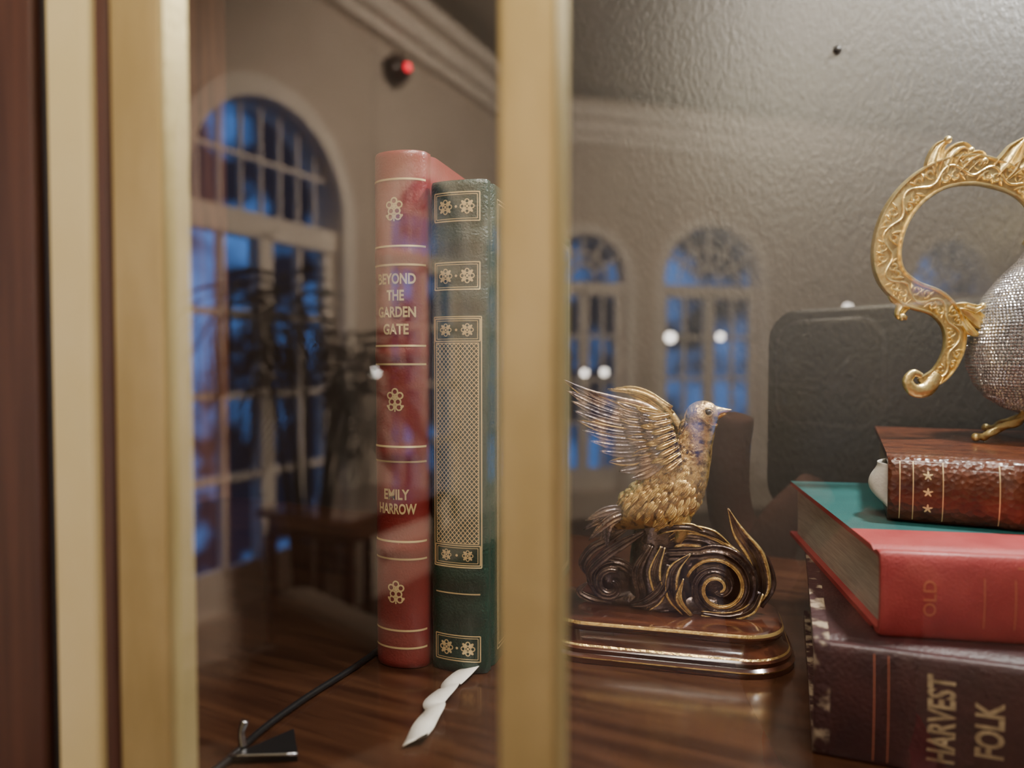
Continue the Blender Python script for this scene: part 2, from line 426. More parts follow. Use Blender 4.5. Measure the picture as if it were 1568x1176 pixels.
for i in range(n+1):
    t=i/n; zz=z0+0.0045+0.020*t; bul=0.0060*math.sin(math.pi*min(1,t*1.1))+0.0045*t
    for (dx,dy) in ((0.0,0.002),(-bul,0.003),(-bul-0.0006*t,0.012),(-0.3*bul,0.020),(0.0,0.024)):
        V.append((0.0110+dx,0.224+dy,zz))
for i in range(n):
    for k in range(4): F.append((i*5+k,i*5+k+1,(i+1)*5+k+1,(i+1)*5+k))
mb.add(V,F); o=mb.build('curled_page',[M_rib]); sm=o.modifiers.new('s','SOLIDIFY'); sm.thickness=0.0006; o.modifiers.new('ss','SUBSURF').levels=1
bpy.context.view_layer.update()
bk=bpy.data.objects['brown_leather_book']; o.parent=bk; o.matrix_parent_inverse=bk.matrix_world.inverted()

# ------------------------------------------------------------------ bird figurine
BR=empty('bird_figurine',(-0.0853,0.229,0.0002),math.radians(12))
mb=MB()
def rrect(cx,cy,hx,hy,r,z,n=8):
    out=[]
    for (sx,sy,a0) in ((1,1,0),(-1,1,90),(-1,-1,180),(1,-1,270)):
        for k in range(n+1):
            a=math.radians(a0+90*k/n); out.append((cx+sx*(hx-r)+r*math.cos(a),cy+sy*(hy-r)+r*math.sin(a),z))
    return out
prof=[(0.000,0.0,0),(0.0,0.0022,1),(0.0005,0.0030,0),(-0.0012,0.0042,0),(-0.0008,0.0062,0),(-0.0018,0.0072,1),(-0.0024,0.0080,0),(-0.0050,0.0105,0),(-0.0056,0.0135,0),(-0.0046,0.0152,0),(-0.0046,0.0165,1),(-0.0054,0.0178,0),(-0.0070,0.0184,0)]
rings=[]
for off,z,mi in prof: rings.append(rrect(-0.004,-0.002,0.061+off,0.034+off,0.026+off,z,12))
m=len(rings[0])
for r in rings: mb.v+=r
for i in range(len(rings)-1):
    for k in range(m):
        mb.f.append((i*m+k,i*m+(k+1)%m,(i+1)*m+(k+1)%m,(i+1)*m+k)); mb.m.append(prof[i][2])
mb.f.append(tuple(range((len(rings)-1)*m,len(rings)*m))); mb.m.append(0)
mb.f.append(tuple(range(m))[::-1]); mb.m.append(0)
mb.build('lacquered_base',[M_basew,M_fgold],BR,auto=35)

s_=0.000327; ZB=0.0184
def P(u,v,b=0): return Vector((u*s_,b*s_,ZB+v*s_))
def PL(l): return [P(*q) for q in l]
def WL(l): return [w*s_ for w in l]
bird=MB()
# body, neck, head
tube(bird,PL([(-92,122,0),(-68,138,0),(-42,152,0),(-12,168,0),(10,198,-2),(25,230,-4),(34,258,-5),(40,280,-6),(44,294,-7),(56,299,-7),(66,300,-7)]),WL([10,26,40,49,44,33,26,24,26,20,9]),seg=28,mi=3,flat=0.85,n=8)
tube(bird,PL([(58,302,-7),(71,304,-8),(86,306,-9)]),WL([12,6,0.6]),seg=12,mi=1,flat=0.8)
tube(bird,PL([(58,294,-7),(68,297,-8),(79,300,-9)]),WL([10,4.5,0.6]),seg=12,mi=1,flat=0.8)
for sy in (-1,1):
    sphere(bird,P(52,303,-7+sy*18.5),4.4*s_,2,12,8)
    pts=[P(52+6.4*math.cos(a),303+5.6*math.sin(a),-7+sy*18.5) for a in [2*math.pi*k/10 for k in range(11)]]
    tube(bird,pts,WL([1.6,1.6]),seg=6,mi=1,n=2)
# plumage
path=[(-42,152,40),(-12,168,49),(10,198,44),(25,230,33),(34,258,26),(40,282,24)]
for i in range(460):
    t=random.random()
    f=t*(len(path)-1); k=min(int(f),len(path)-2); f-=k
    u=path[k][0]*(1-f)+path[k+1][0]*f; v=path[k][1]*(1-f)+path[k+1][1]*f; r=path[k][2]*(1-f)+path[k+1][2]*f
    ang=random.uniform(-1.75,1.75)
    d=Vector((-0.55,-0.83)); nrm=Vector((0.83,-0.55))
    du,dv=nrm.x*math.sin(ang)*r,nrm.y*math.sin(ang)*r; b=-math.cos(ang)*r*0.85-3
    L=random.uniform(16,26)*(0.30+0.70*r/49); hw=1.2+2.6*r/49
    c1=(u+du*.97,v+dv*.97,b*.97); c2=(u+du*1.04+d.x*L*0.5+random.uniform(-2,2),v+dv*1.04+d.y*L*0.5,b*1.07); c3=(u+du*1.0+d.x*L,v+dv+d.y*L,b*1.02)
    q=random.random()
    mi_=(3 if q<0.45 else (0 if q<0.55 else 1)) if t>0.62 else (1 if q<0.86 else 3)
    leaf(bird,PL([c1,c2,c3]),WL([1.0,hw,hw*0.75,0.4]),mi=mi_,n=3,axis=Vector((0,1,0)) if abs(ang)<0.9 else Vector((-du,-b,-dv)).normalized(),thick=0.6)
# near wing primaries
tips=[(-166,350),(-160,334),(-152,318),(-148,303),(-142,288),(-134,273),(-122,257),(-108,242),(-94,226),(-78,212),(-60,202)]
for i,(tu,tv) in enumerate(tips):
    f=i/(len(tips)-1)
    bu=-42+f*22; bv=292-f*62
    mid=((bu+tu)/2+3-6*(1-f),(bv+tv)/2-6+10*(1-f)*0.3,-32-6*math.sin(f*3))
    leaf(bird,PL([(bu+10,bv,-30-i*0.8),mid,(tu,tv,-36-i*0.3)]),WL([4.5,7.6,8.2,7.0,0.8]),mi=0,edge_mi=(1 if i%4==0 else 0),n=8,thick=0.32)
for i in range(12):
    f=i/11; bu=-34+f*22; bv=300-f*62
    L=52-10*f; an=math.radians(160+f*42)
    leaf(bird,PL([(bu+10,bv,-34-i*0.5),(bu+L*0.5*math.cos(an),bv+L*0.5*math.sin(an),-41),(bu+L*math.cos(an),bv+L*math.sin(an),-40)]),WL([3.5,6,5.5,0.8]),mi=0,edge_mi=(1 if i%3==0 else 0),n=5,thick=0.4)
for i in range(10):
    f=i/9; bu=-24+f*20; bv=302-f*62; L=30; an=math.radians(165+f*42)
    leaf(bird,PL([(bu+8,bv,-38),(bu+L*0.5*math.cos(an),bv+L*0.5*math.sin(an),-47),(bu+L*math.cos(an),bv+L*math.sin(an),-44)]),WL([3,5.5,4.5,0.6]),mi=1 if i%3==0 else 0,n=4,thick=0.5)
for i in range(8):
    f=i/7; bu=-10+f*16; bv=296-f*66; L=26; an=math.radians(180+f*42)
    leaf(bird,PL([(bu+8,bv+4,-42),(bu+L*0.5*math.cos(an),bv+L*0.5*math.sin(an),-51),(bu+L*math.cos(an),bv+L*math.sin(an),-48)]),WL([2.5,5,4,0.6]),mi=3 if i%2 else 1,n=4,thick=0.5)
tube(bird,PL([(8,224,-38),(0,258,-38),(-14,290,-36),(-40,312,-34),(-80,322,-34),(-125,334,-36),(-168,352,-36)]),WL([9,9,7,5,4,2.6,0.6]),seg=10,mi=0,flat=0.8)
# far wing (gilded)
ft=[(-104,332),(-92,336),(-80,333),(-72,326),(-62,316),(-50,305),(-36,292)]
for i,(tu,tv) in enumerate(ft):
    f=i/6; bu=-2+f*8; bv=305-f*55
    leaf(bird,PL([(bu,bv,22),((bu+tu)/2,(bv+tv)/2+12,30),(tu,tv,36)]),WL([4,7,7,0.7]),mi=1,edge_mi=1,n=7,thick=0.35)
tube(bird,PL([(18,232,20),(10,268,24),(-4,295,26),(-28,318,28),(-60,330,32),(-104,334,36)]),WL([10,8,7,5.5,4,0.8]),seg=10,mi=1,flat=0.8)
# tail
for (tu,tv,b) in [(-132,130,-20),(-136,114,-14),(-126,100,-22),(-110,94,-12),(-98,88,-20),(-84,90,-6)]:
    leaf(bird,PL([(-60,148,b*0.5),(-94,(150+tv)/2+8,b),(tu,tv,b)]),WL([6,8,7.5,0.8]),mi=0,edge_mi=0,n=7,thick=0.4)
tube(bird,PL([(10,150,-18),(16,126,-20),(8,104,-18)]),WL([17,12,6]),seg=10,mi=1)
bird.build('bird',[M_feath,M_fgold,M_blk,M_headg],BR)

# acanthus scrolls
sc=MB()
def spiral(cx,cz,r0,r1,turns,a0,b=0,sgn=1,n=40):
    out=[]
    for i in range(n+1):
        t=i/n; r=r0*(1-t)+r1*t; a=a0+sgn*turns*2*math.pi*t; out.append((cx+r*math.cos(a),cz+r*math.sin(a),b-10*t))
    return out
def ribbon(l,w,mi=0,e=None,n=1,th=0.55): leaf(sc,PL(l),WL(w),mi=mi,edge_mi=e,n=n,thick=th)
sp=spiral(68,44,56,6,1.75,math.radians(150),-26,-1,60)
ribbon([(-52,20,-10),(-40,62,-14),(-18,84,-20)]+sp[3:],[8,12,13,12,11,10,9,8,7,6,5,4,3],0,None,th=0.6)
sp=spiral(68,44,46,4,1.6,math.radians(165),-32,-1,50)
ribbon(sp,[2.2,3,3,2.4,1.6],1,1)
ribbon([(-60,40,0),(-30,85,-10),(10,108,-16),(50,108,-20),(88,90,-22),(112,60,-20),(124,20,-18)],[3,9,12,13,12,9,2],0,1,n=8)
ribbon([(116,12,-14),(132,44,-12),(122,88,-12),(98,122,-10),(82,158,-8)],[6,12,14,10,0.8],0,1,n=8)
ribbon([(128,12,-4),(142,44,0),(132,80,0),(110,108,0),(92,134,2)],[7,11,11,7,0.8],0,None,n=8)
ribbon([(-20,96,-16),(20,124,-24),(60,120,-24),(98,92,-22)],[1,7,8,1],0,1,n=8)
ribbon([(-30,106,-14),(-8,126,-30),(30,130,-30),(62,110,-16)],[1,6,7,1],0,1,n=8)
ribbon([(20,4,-40),(2,30,-40),(4,66,-38),(28,92,-34)],[5,10,10,1],0,1,n=8)
ribbon([(30,2,-42),(12,26,-44),(18,56,-42)],[4,8,1],1,0,n=8)
ribbon([(44,4,-34),(84,3,-34),(114,14,-28),(128,38,-22)],[4,7,9,6],0,1,n=8)
sphere(sc,P(68,44,2),50*s_,0,24,14,(1,0.45,0.92))
sp=spiral(-92,34,38,6,1.1,math.radians(20),-14,1,40)
ribbon([(-10,92,-24),(-36,66,-20)]+sp,[6,8,10,10,9,8,7,5,3],0,0,th=0.6)
sp=spiral(-92,34,24,4,1.0,math.radians(60),-20,1,30)
ribbon(sp,[5,6,5,3],0,0)
ribbon([(-66,120,-4),(-96,100,-10),(-122,84,-14),(-136,62,-16),(-130,44,-18)],[3,7,8,7,1],0,0,n=8)
ribbon([(-40,118,-20),(-70,100,-22),(-100,78,-22),(-124,52,-22),(-120,28,-22)],[3,8,9,7,1],0,0,n=8)
ribbon([(-30,100,-30),(-50,60,-32),(-44,22,-32),(-62,4,-26)],[4,9,9,3],0,0,n=8)
ribbon([(-12,100,-34),(-24,62,-38),(-18,26,-40),(-34,4,-38)],[4,10,9,3],0,1,n=8)
ribbon([(-130,30,-10),(-142,14,-10),(-120,4,-12),(-90,2,-16)],[2,6,7,3],0,0,n=8)
ribbon([(-60,8,-36),(-34,18,-42),(-12,40,-42),(-4,74,-36)],[3,8,9,3],0,0,n=8)
sphere(sc,P(-92,32,4),34*s_,0,20,12,(1.2,0.45,0.9))
tube(sc,PL([(-10,2,0),(-18,36,0),(-22,74,0),(-20,112,0),(-14,140,0)]),WL([58,50,42,38,34]),seg=20,mi=0,flat=0.62)
tube(sc,PL([(-110,4,0),(-60,8,0),(0,8,0),(70,8,0),(112,4,0)]),WL([8,18,24,22,8]),seg=12,mi=0,flat=1.3)
sc.build('acanthus_scrolls',[M_bronze,M_fgold],BR)

# ------------------------------------------------------------------ jewelled vase
VZ=0.0008+T1+T2+T3
VS=empty('jewelled_vase',(0.092,0.331,VZ),math.radians(22))
q_=0.000343
def Q(px,py,b=0): return Vector(((px-1618)*q_,b*q_,0.142-(py-555)*q_-VZ))
def QL(l): return [Q(*p) for p in l]
prof=[(642,8),(638,30),(625,70),(608,94),(590,108),(560,119),(530,121),(500,117),(475,108),(450,96),(425,78),(400,54),(380,42),(355,36)]
prof=[(r*q_,0.142-(py-555)*q_-VZ) for py,r in prof]
mb=MB(); lathe(mb,prof,0,48)
C=[]
for i in range(len(prof)-1):
    C.append((Vector((prof[i][0],prof[i][1])),Vector((prof[i+1][0],prof[i+1][1]))))
tot=sum((b-a).length for a,b in C); step=0.00190; g=step*0.6; row=0
while g<tot:
    d=g
    for a,b in C:
        L=(b-a).length
        if d<=L: p=a+(b-a)*(d/L); tg=(b-a)/L; break
        d-=L
    nr=Vector((tg.y,-tg.x)); nr=nr if nr.x>0 or abs(nr.x)<0.05 else -nr
    cnt=max(6,int(2*math.pi*p.x/step))
    for k in range(cnt):
        an=2*math.pi*(k+0.5*(row%2))/cnt; ca,sa=math.cos(an),math.sin(an)
        N3=Vector((nr.x*ca,nr.x*sa,nr.y)); T3v=Vector((-sa,ca,0)); U3=N3.cross(T3v)
        cc=Vector((p.x*ca,p.x*sa,p.y))
        jx,jy=random.uniform(-.3,.3),random.uniform(-.3,.3)
        N3=(N3+T3v*jx+U3*jy).normalized()
        R=step*0.5; V=[]
        for rr,hh in ((1.0,0.0),(0.92,0.35),(0.45,0.75)):
            for q in range(6):
                a=q*math.pi/3; V.append(cc+T3v*math.cos(a)*R*rr+U3*math.sin(a)*R*rr+N3*hh*R)
        F=[tuple(range(12,18))]
        for l in (0,6):
            for q in range(6): F.append((l+q,l+(q+1)%6,l+6+(q+1)%6,l+6+q))
        mb.add(V,F,1)
    g+=step*0.9; row+=1
mb.build('crystal_body',[M_phrim,M_gem],VS,smooth=False)
mb=MB()
nk=[(378,44),(372,50),(364,46),(356,38),(330,34),(310,38),(296,50),(288,54),(282,50),(270,40),(250,30),(236,16),(228,8)]
lathe(mb,[(r*q_,0.142-(py-555)*q_-VZ) for py,r in nk],0,40)
sphere(mb,Q(1618,218),12*q_,1)
nk=[(650,2),(648,34),(640,38),(632,30)]
lathe(mb,[(r*q_,0.142-(py-555)*q_-VZ) for py,r in nk],0,40)
mb.build('gold_mounts',[M_goldo,M_pearl],VS)
def handle(sg,name):
    mb=MB()
    def H(l): return [Vector((v.x*sg,v.y,v.z)) for v in QL(l)]
    main=[(1592,352,0),(1578,318,0),(1556,290,0),(1520,272,0),(1480,264,0),(1436,272,0),(1396,300,0),(1370,340,0),(1360,386,0),(1368,424,0),(1396,450,0),(1436,466,0),(1460,496,0),(1462,536,0),(1444,572,0),(1416,590,0)]
    wd=[10,15,19,22,24,23,22,22,22,22,22,20,18,16,14,11]
    leaf(mb,H(main),[w*q_ for w in wd],mi=0,n=8,thick=0.5,prof=BANDP,edges=())
    Pm=catmull([Vector(m) for m in main],8); Wm=interp(wd,len(Pm))
    vine=[]
    for i,p in enumerate(Pm):
        t=(Pm[min(i+1,len(Pm)-1)]-Pm[max(i-1,0)]).normalized(); nn=Vector((-t.y,t.x,0)); w=Wm[i]
        vine.append(tuple(p+nn*0.38*w*math.sin(i*0.55)+Vector((0,0,-w*0.33))))
    tube(mb,H(vine[2:-3]),[1.7*q_]*2,seg=7,mi=0,n=2)
    i=3; sd=1
    while i<len(Pm)-5:
        p=Pm[i]; t=(Pm[i+1]-Pm[i-1]).normalized(); nn=Vector((-t.y,t.x,0)); w=Wm[i]
        ph=math.sin(i*0.55); sd=-1 if ph>0 else 1
        c=p+nn*sd*w*0.34
        pts=[]
        for k in range(11):
            f=k/10; a=math.atan2(t.y,t.x)+sd*(-1.6+f*5.4); r=w*0.34*(1-0.75*f)
            pts.append((c.x+r*math.cos(a),c.y+r*math.sin(a),-w*0.33-1.0*f))
        tube(mb,H(pts),[1.2*q_,1.8*q_,1.2*q_],seg=6,mi=0,n=2)
        for off in (-0.5,0.5):
            a0=p+nn*sd*w*0.15+t*w*off*0.4; a1=p+nn*sd*w*0.68+t*w*(off)
            tube(mb,H([(a0.x,a0.y,-w*0.32),((a0.x+a1.x)/2,(a0.y+a1.y)/2,-w*0.37),(a1.x,a1.y,-w*0.30)]),[0.6*q_,2.0*q_,0.5*q_],seg=6,mi=0,n=3)
        i+=3
    tube(mb,H([(1440,574,0),(1424,596,-2),(1404,598,-4),(1394,584,-5),(1402,572,-6),(1414,576,-7)]),[11*q_,12*q_,10*q_,8*q_,6*q_,4*q_],seg=14,mi=0,flat=0.7)
    for l,w in (([(1432,282,0),(1428,256,-3),(1434,232,-4),(1446,220,-5)],[14,15,10,3]),
                ([(1445,268,-3),(1452,244,-6),(1468,232,-6),(1482,240,-7)],[13,13,10,5]),
                ([(1465,266,-3),(1480,250,-6),(1494,244,-6),(1500,256,-7)],[12,11,8,4]),
                ([(1520,274,0),(1532,258,-4),(1544,238,-5),(1558,220,-6)],[16,18,14,4]),
                ([(1535,280,0),(1555,264,-4),(1572,246,-5),(1584,226,-6)],[14,15,12,4]),
                ([(1400,456,0),(1386,470,-3),(1380,484,-4),(1392,488,-4)],[12,10,6,3]),
                ([(1372,436,0),(1372,456,-3),(1380,468,-4)],[10,8,3]),
                ([(1462,474,0),(1480,476,-2),(1498,492,-2),(1508,496,0)],[9,12,12,9]),
                ([(1478,470,-4),(1490,474,-8),(1502,470,-6)],[6,7,3]),
                ([(1474,492,-4),(1484,508,-8),(1496,514,-6)],[6,7,3])):
        leaf(mb,H(l),[x*q_ for x in w],mi=0,n=6,thick=0.55)
        tube(mb,H([(a,b,c+3) for a,b,c in l]),[x*q_*0.8 for x in w],seg=12,mi=0,flat=0.45)
    for (x,y,r) in ((1447,219,6),(1480,236,6),(1500,252,6),(1384,486,6),(1502,470,5)):
        sphere(mb,H([(x,y,-5)])[0],r*q_,0,10,8)
    sphere(mb,H([(1566,222,-14)])[0],9*q_,1)
    mb.build(name,[M_goldo,M_pearl],VS,auto=50)
handle(1,'left_handle'); handle(-1,'right_handle')
mb=MB()
for k in range(4):
    an=math.radians(180+12+90*k); ca,sa=math.cos(an),math.sin(an)
    top=0.142-(628-555)*q_-VZ
    pts=[(50*q_*ca,50*q_*sa,top),(70*q_*ca,70*q_*sa,top-0.006),(100*q_*ca,100*q_*sa,0.0065),(122*q_*ca,122*q_*sa,0.0026),(136*q_*ca,136*q_*sa,0.0022)]
    tube(mb,pts,[0.0022,0.0020,0.0018,0.0018,0.0016],seg=14,mi=0,n=8,axis=Vector((0,0,1)),lobes=3,twist=0.7)
    sphere(mb,(138*q_*ca,138*q_*sa,0.0022),0.0022,0,12,8)
mb.build('rope_legs',[M_goldo],VS)

# ------------------------------------------------------------------ cabinet
CB=empty('display_cabinet')
YB=0.42
box('shelf',-0.60,0.75,0.012,YB,-0.022,0.0,M_shelf,parent=CB)
box('back_panel',-0.62,0.77,YB,YB+0.015,-0.10,0.62,M_back,parent=CB)
box('side_panel_left',-0.62,-0.60,0.012,YB,-0.10,0.62,M_sidew,parent=CB)
box('side_panel_right',0.75,0.77,0.012,YB,-0.10,0.62,M_sidew,parent=CB)
box('top_panel',-0.62,0.77,0.012,YB+0.015,0.62,0.64,M_mahog,parent=CB)
box('carcass_lower',-0.62,0.77,0.0,YB+0.015,-1.31,-0.10,M_mahog,parent=CB)
box('cornice',-0.66,0.81,-0.03,YB+0.015,0.64,0.72,M_mahog,0.01,parent=CB)
def vbar(name,x0,x1,yf,yb,z0,z1,m,bev): return box(name,x0,x1,yf,yb,z0,z1,m,bev,parent=CB)
vbar('stile_left',-0.62,-0.2135,-0.004,0.012,-0.10,0.62,M_mahog,0.0012)
vbar('bead_dark_outer',-0.2135,-0.2085,-0.002,0.010,-0.10,0.62,M_blk,0.0015)
vbar('gilt_strip_outer',-0.2085,-0.1895,-0.0035,0.010,-0.08,0.60,M_cream,0.0022)
vbar('bead_dark_inner',-0.1895,-0.1835,-0.002,0.010,-0.10,0.62,M_mahog,0.0015)
vbar('brass_strip',-0.1835,-0.1635,-0.0015,0.008,-0.08,0.60,M_brass,0.0012)
for i,xc in enumerate((-0.0590,0.0515,0.162)):
    vbar('muntin_%d'%i,xc-0.0063,xc+0.0063,-0.0025,0.004,-0.08,0.60,M_brass,0.0010)
vbar('stile_right',0.28,0.77,-0.004,0.012,-0.10,0.62,M_mahog,0.0012)
box('rail_bottom',-0.1635,0.28,-0.004,0.010,-0.10,-0.05,M_mahog,0.001,parent=CB)
box('rail_top',-0.1635,0.28,-0.004,0.010,0.56,0.62,M_mahog,0.001,parent=CB)
for i,(a,b) in enumerate(((-0.1635,-0.0653),(-0.0527,0.0452),(0.0578,0.1557),(0.1683,0.28))):
    mb=MB(); mb.add([(a,0.001,-0.05),(b,0.001,-0.05),(b,0.001,0.56),(a,0.001,0.56)],[(0,1,2,3)])
    mb.build('glass_pane_%d'%i,[M_glass],CB,smooth=False)
mb=MB(); sphere(mb,(-0.0186,YB-0.001,0.357),0.0028,0,12,8); mb.build('panel_peg',[M_blk],CB)
mb=MB(); tube(mb,[(-0.23,0.33,0.0016),(-0.222,0.24,0.0016),(-0.2095,0.145,0.0016),(-0.2075,0.10,0.0016),(-0.2045,0.072,0.0016),(-0.199,0.048,0.0016),(-0.196,0.02,0.0016)],[0.0014,0.0014],seg=10)
mb.build('black_cable',[M_blk])
ST=empty('plate_stand',(-0.192,0.062,0.0002),0.5)
mb=MB(); mb.add([(-0.012,-0.006,0.0),(0.012,-0.006,0),(0.006,0.012,0.0),(-0.012,-0.006,0.0025),(0.012,-0.006,0.0025),(0.006,0.012,0.0025)],[(0,2,1),(3,4,5),(0,1,4,3),(1,2,5,4),(2,0,3,5)])
mb.build('foot_plate',[M_blk],ST,smooth=False)
mb=MB(); tube(mb,[(-0.012,-0.0064,0.0027),(0.012,-0.0064,0.0027)],[0.0006,0.0006],seg=8); tube(mb,[(-0.009,0.0,0.002),(-0.010,0.001,0.007),(-0.009,0.002,0.011)],[0.0016,0.0013,0.0016],seg=10)
mb.build('pin',[M_steel],ST)

# ------------------------------------------------------------------ the room (seen only as reflection)
FZ=-1.31; CZ=2.55
def frame_matrix(ox,oy,dx,dy):
    d=Vector((dx,dy,0)).normalized(); up=Vector((0,0,1)); n=d.cross(up)
    M=Matrix.Identity(4)
    for r in range(3): M[r][0]=d[r]; M[r][1]=up[r]; M[r][2]=n[r]
    M[0][3]=ox; M[1][3]=oy; return M
wcount=[0]; tcount=[0]
def archpts(c,w,zb,zs,n=20):
    r=w/2; return [(c-r,zb),(c+r,zb)]+[(c+r*math.cos(math.pi*k/n),zs+r*math.sin(math.pi*k/n)) for k in range(n+1)]
def wall(name,ox,oy,dx,dy,L,wins,fan=True):
    cu=bpy.data.curves.new(name,'CURVE'); cu.dimensions='2D'; cu.fill_mode='BOTH'; cu.extrude=0.07
    def spl(pts):
        sp=cu.splines.new('POLY'); sp.points.add(len(pts)-1)
        for i,(x,z) in enumerate(pts): sp.points[i].co=(x,z,0,1)
        sp.use_cyclic_u=True
    spl([(0,FZ),(L,FZ),(L,CZ),(0,CZ)])
    for (c,w) in wins: spl(archpts(c,w,-1.05,0.92))
    ob=bpy.data.objects.new(name,cu); COL.objects.link(ob); M=frame_matrix(ox,oy,dx,dy); ob.matrix_world=M
    cu.materials.append(M_wall)
    for (c,w) in wins:
        wcount[0]+=1; mb=MB(); r=w/2
        F=[]; n=24
        pin=[(c-r,-1.05)]+[(c-r*math.cos(math.pi*k/n),0.92+r*math.sin(math.pi*k/n)) for k in range(n+1)]+[(c+r,-1.05)]
        R=r+0.10
        pout=[(c-R,-1.05)]+[(c-R*math.cos(math.pi*k/n),0.92+R*math.sin(math.pi*k/n)) for k in range(n+1)]+[(c+R,-1.05)]
        V=[(x,z,-0.07) for x,z in pin]+[(x,z,-0.07) for x,z in pout]+[(x,z,-0.11) for x,z in pin]+[(x,z,-0.11) for x,z in pout]
        V+= [(x,z,0.07) for x,z in pin]+[(x,z,0.07) for x,z in pout]+[(x,z,0.11) for x,z in pin]+[(x,z,0.11) for x,z in pout]
        m=len(pin)
        for base in (0,4*m):
            for k in range(m-1):
                F.append((base+2*m+k,base+2*m+k+1,base+3*m+k+1,base+3*m+k))
                F.append((base+m+k,base+m+k+1,base+3*m+k+1,base+3*m+k)); F.append((base+k,base+k+1,base+2*m+k+1,base+2*m+k))
        mb.add(V,F)
        def bar(x0,x1,z0,z1,t=0.02):
            V=[(x0,z0,-t),(x1,z0,-t),(x1,z1,-t),(x0,z1,-t),(x0,z0,t),(x1,z0,t),(x1,z1,t),(x0,z1,t)]
            mb.add(V,[(0,3,2,1),(4,5,6,7),(0,1,5,4),(1,2,6,5),(2,3,7,6),(3,0,4,7)])
        bar(c-r,c+r,0.76,0.88,0.04); bar(c-0.045,c+0.045,-1.05,0.8,0.04)
        bar(c-r,c-r+0.07,-1.05,0.8); bar(c+r-0.07,c+r,-1.05,0.8); bar(c-r,c+r,-1.05,-0.85)
        for z in (-0.42,-0.02,0.38): bar(c-r,c+r,z-0.016,z+0.016)
        for x in (-0.5,0.5): bar(c+x*r-0.014,c+x*r+0.014,-0.9,0.8)
        if fan:
            for k in range(1,6):
                a=math.pi*k/6; ca,sa=math.cos(a),math.sin(a); p0=Vector((c+0.12*ca,0.92+0.12*sa)); p1=Vector((c+r*ca,0.92+r*sa)); q=Vector((-sa,ca))*0.012
                V=[(p0.x+q.x,p0.y+q.y,-.02),(p0.x-q.x,p0.y-q.y,-.02),(p1.x-q.x,p1.y-q.y,-.02),(p1.x+q.x,p1.y+q.y,-.02)]
                V+=[(a_,b_,.02) for a_,b_,_ in V]
                mb.add(V,[(0,3,2,1),(4,5,6,7),(0,1,5,4),(1,2,6,5),(2,3,7,6),(3,0,4,7)])
            for rad in (0.12,r*0.62):
                pts=[(c+rad*math.cos(math.pi*k/16),0.92+rad*math.sin(math.pi*k/16),0) for k in range(17)]
                tube(mb,pts,[0.014,0.014],seg=6,n=1,axis=Vector((0,0,1)))
        else:
            # plain grid transom: narrow upright glazing bars and one cross bar
            for j in range(1,8):
                x=-r+2*r*j/8; hz=math.sqrt(max(0,r*r-x*x)); bar(c+x-0.007,c+x+0.007,0.88,0.92+hz,0.012)
            hx=math.sqrt(r*r-0.24**2); bar(c-hx,c+hx,1.145,1.165,0.015)
        wo=mb.build('window_%d'%wcount[0],[M_trim],smooth=False); wo.matrix_world=M
    for z0,z1,t in ((2.12,2.20,0.13),(2.20,2.32,0.18),(2.32,2.42,0.26)):
        mb=MB(); V=[(0,z0,-t),(L,z0,-t),(L,z1,-t),(0,z1,-t),(0,z0,t),(L,z0,t),(L,z1,t),(0,z1,t)]
        mb.add(V,[(0,3,2,1),(4,5,6,7),(0,1,5,4),(1,2,6,5),(2,3,7,6),(3,0,4,7)])
        tcount[0]+=1; o=mb.build('trim_%d'%tcount[0],[M_trim],smooth=False); o.matrix_world=M
wall('wall_west',-2.75,0.5,0,-1,6.35,[(3.10,1.05),(4.55,0.92),(5.75,0.8)],fan=False)
wall('wall_southwest',-2.75,-5.8,0.746,-0.667,6.0,[(0.55,0.78),(1.86,1.05),(4.75,1.05)])
wall('wall_south',1.73,-9.8,1,0,1.9,[])
wall('wall_east',3.55,-9.8,0,1,10.3,[])
wall('wall_north',-2.75,0.55,1,0,6.3,[])
box('floor',-2.9,3.7,-9.95,0.65,FZ-0.05,FZ,M_floor)
box('ceiling',-2.9,3.7,-9.95,0.65,CZ,CZ+0.05,M_ceil)

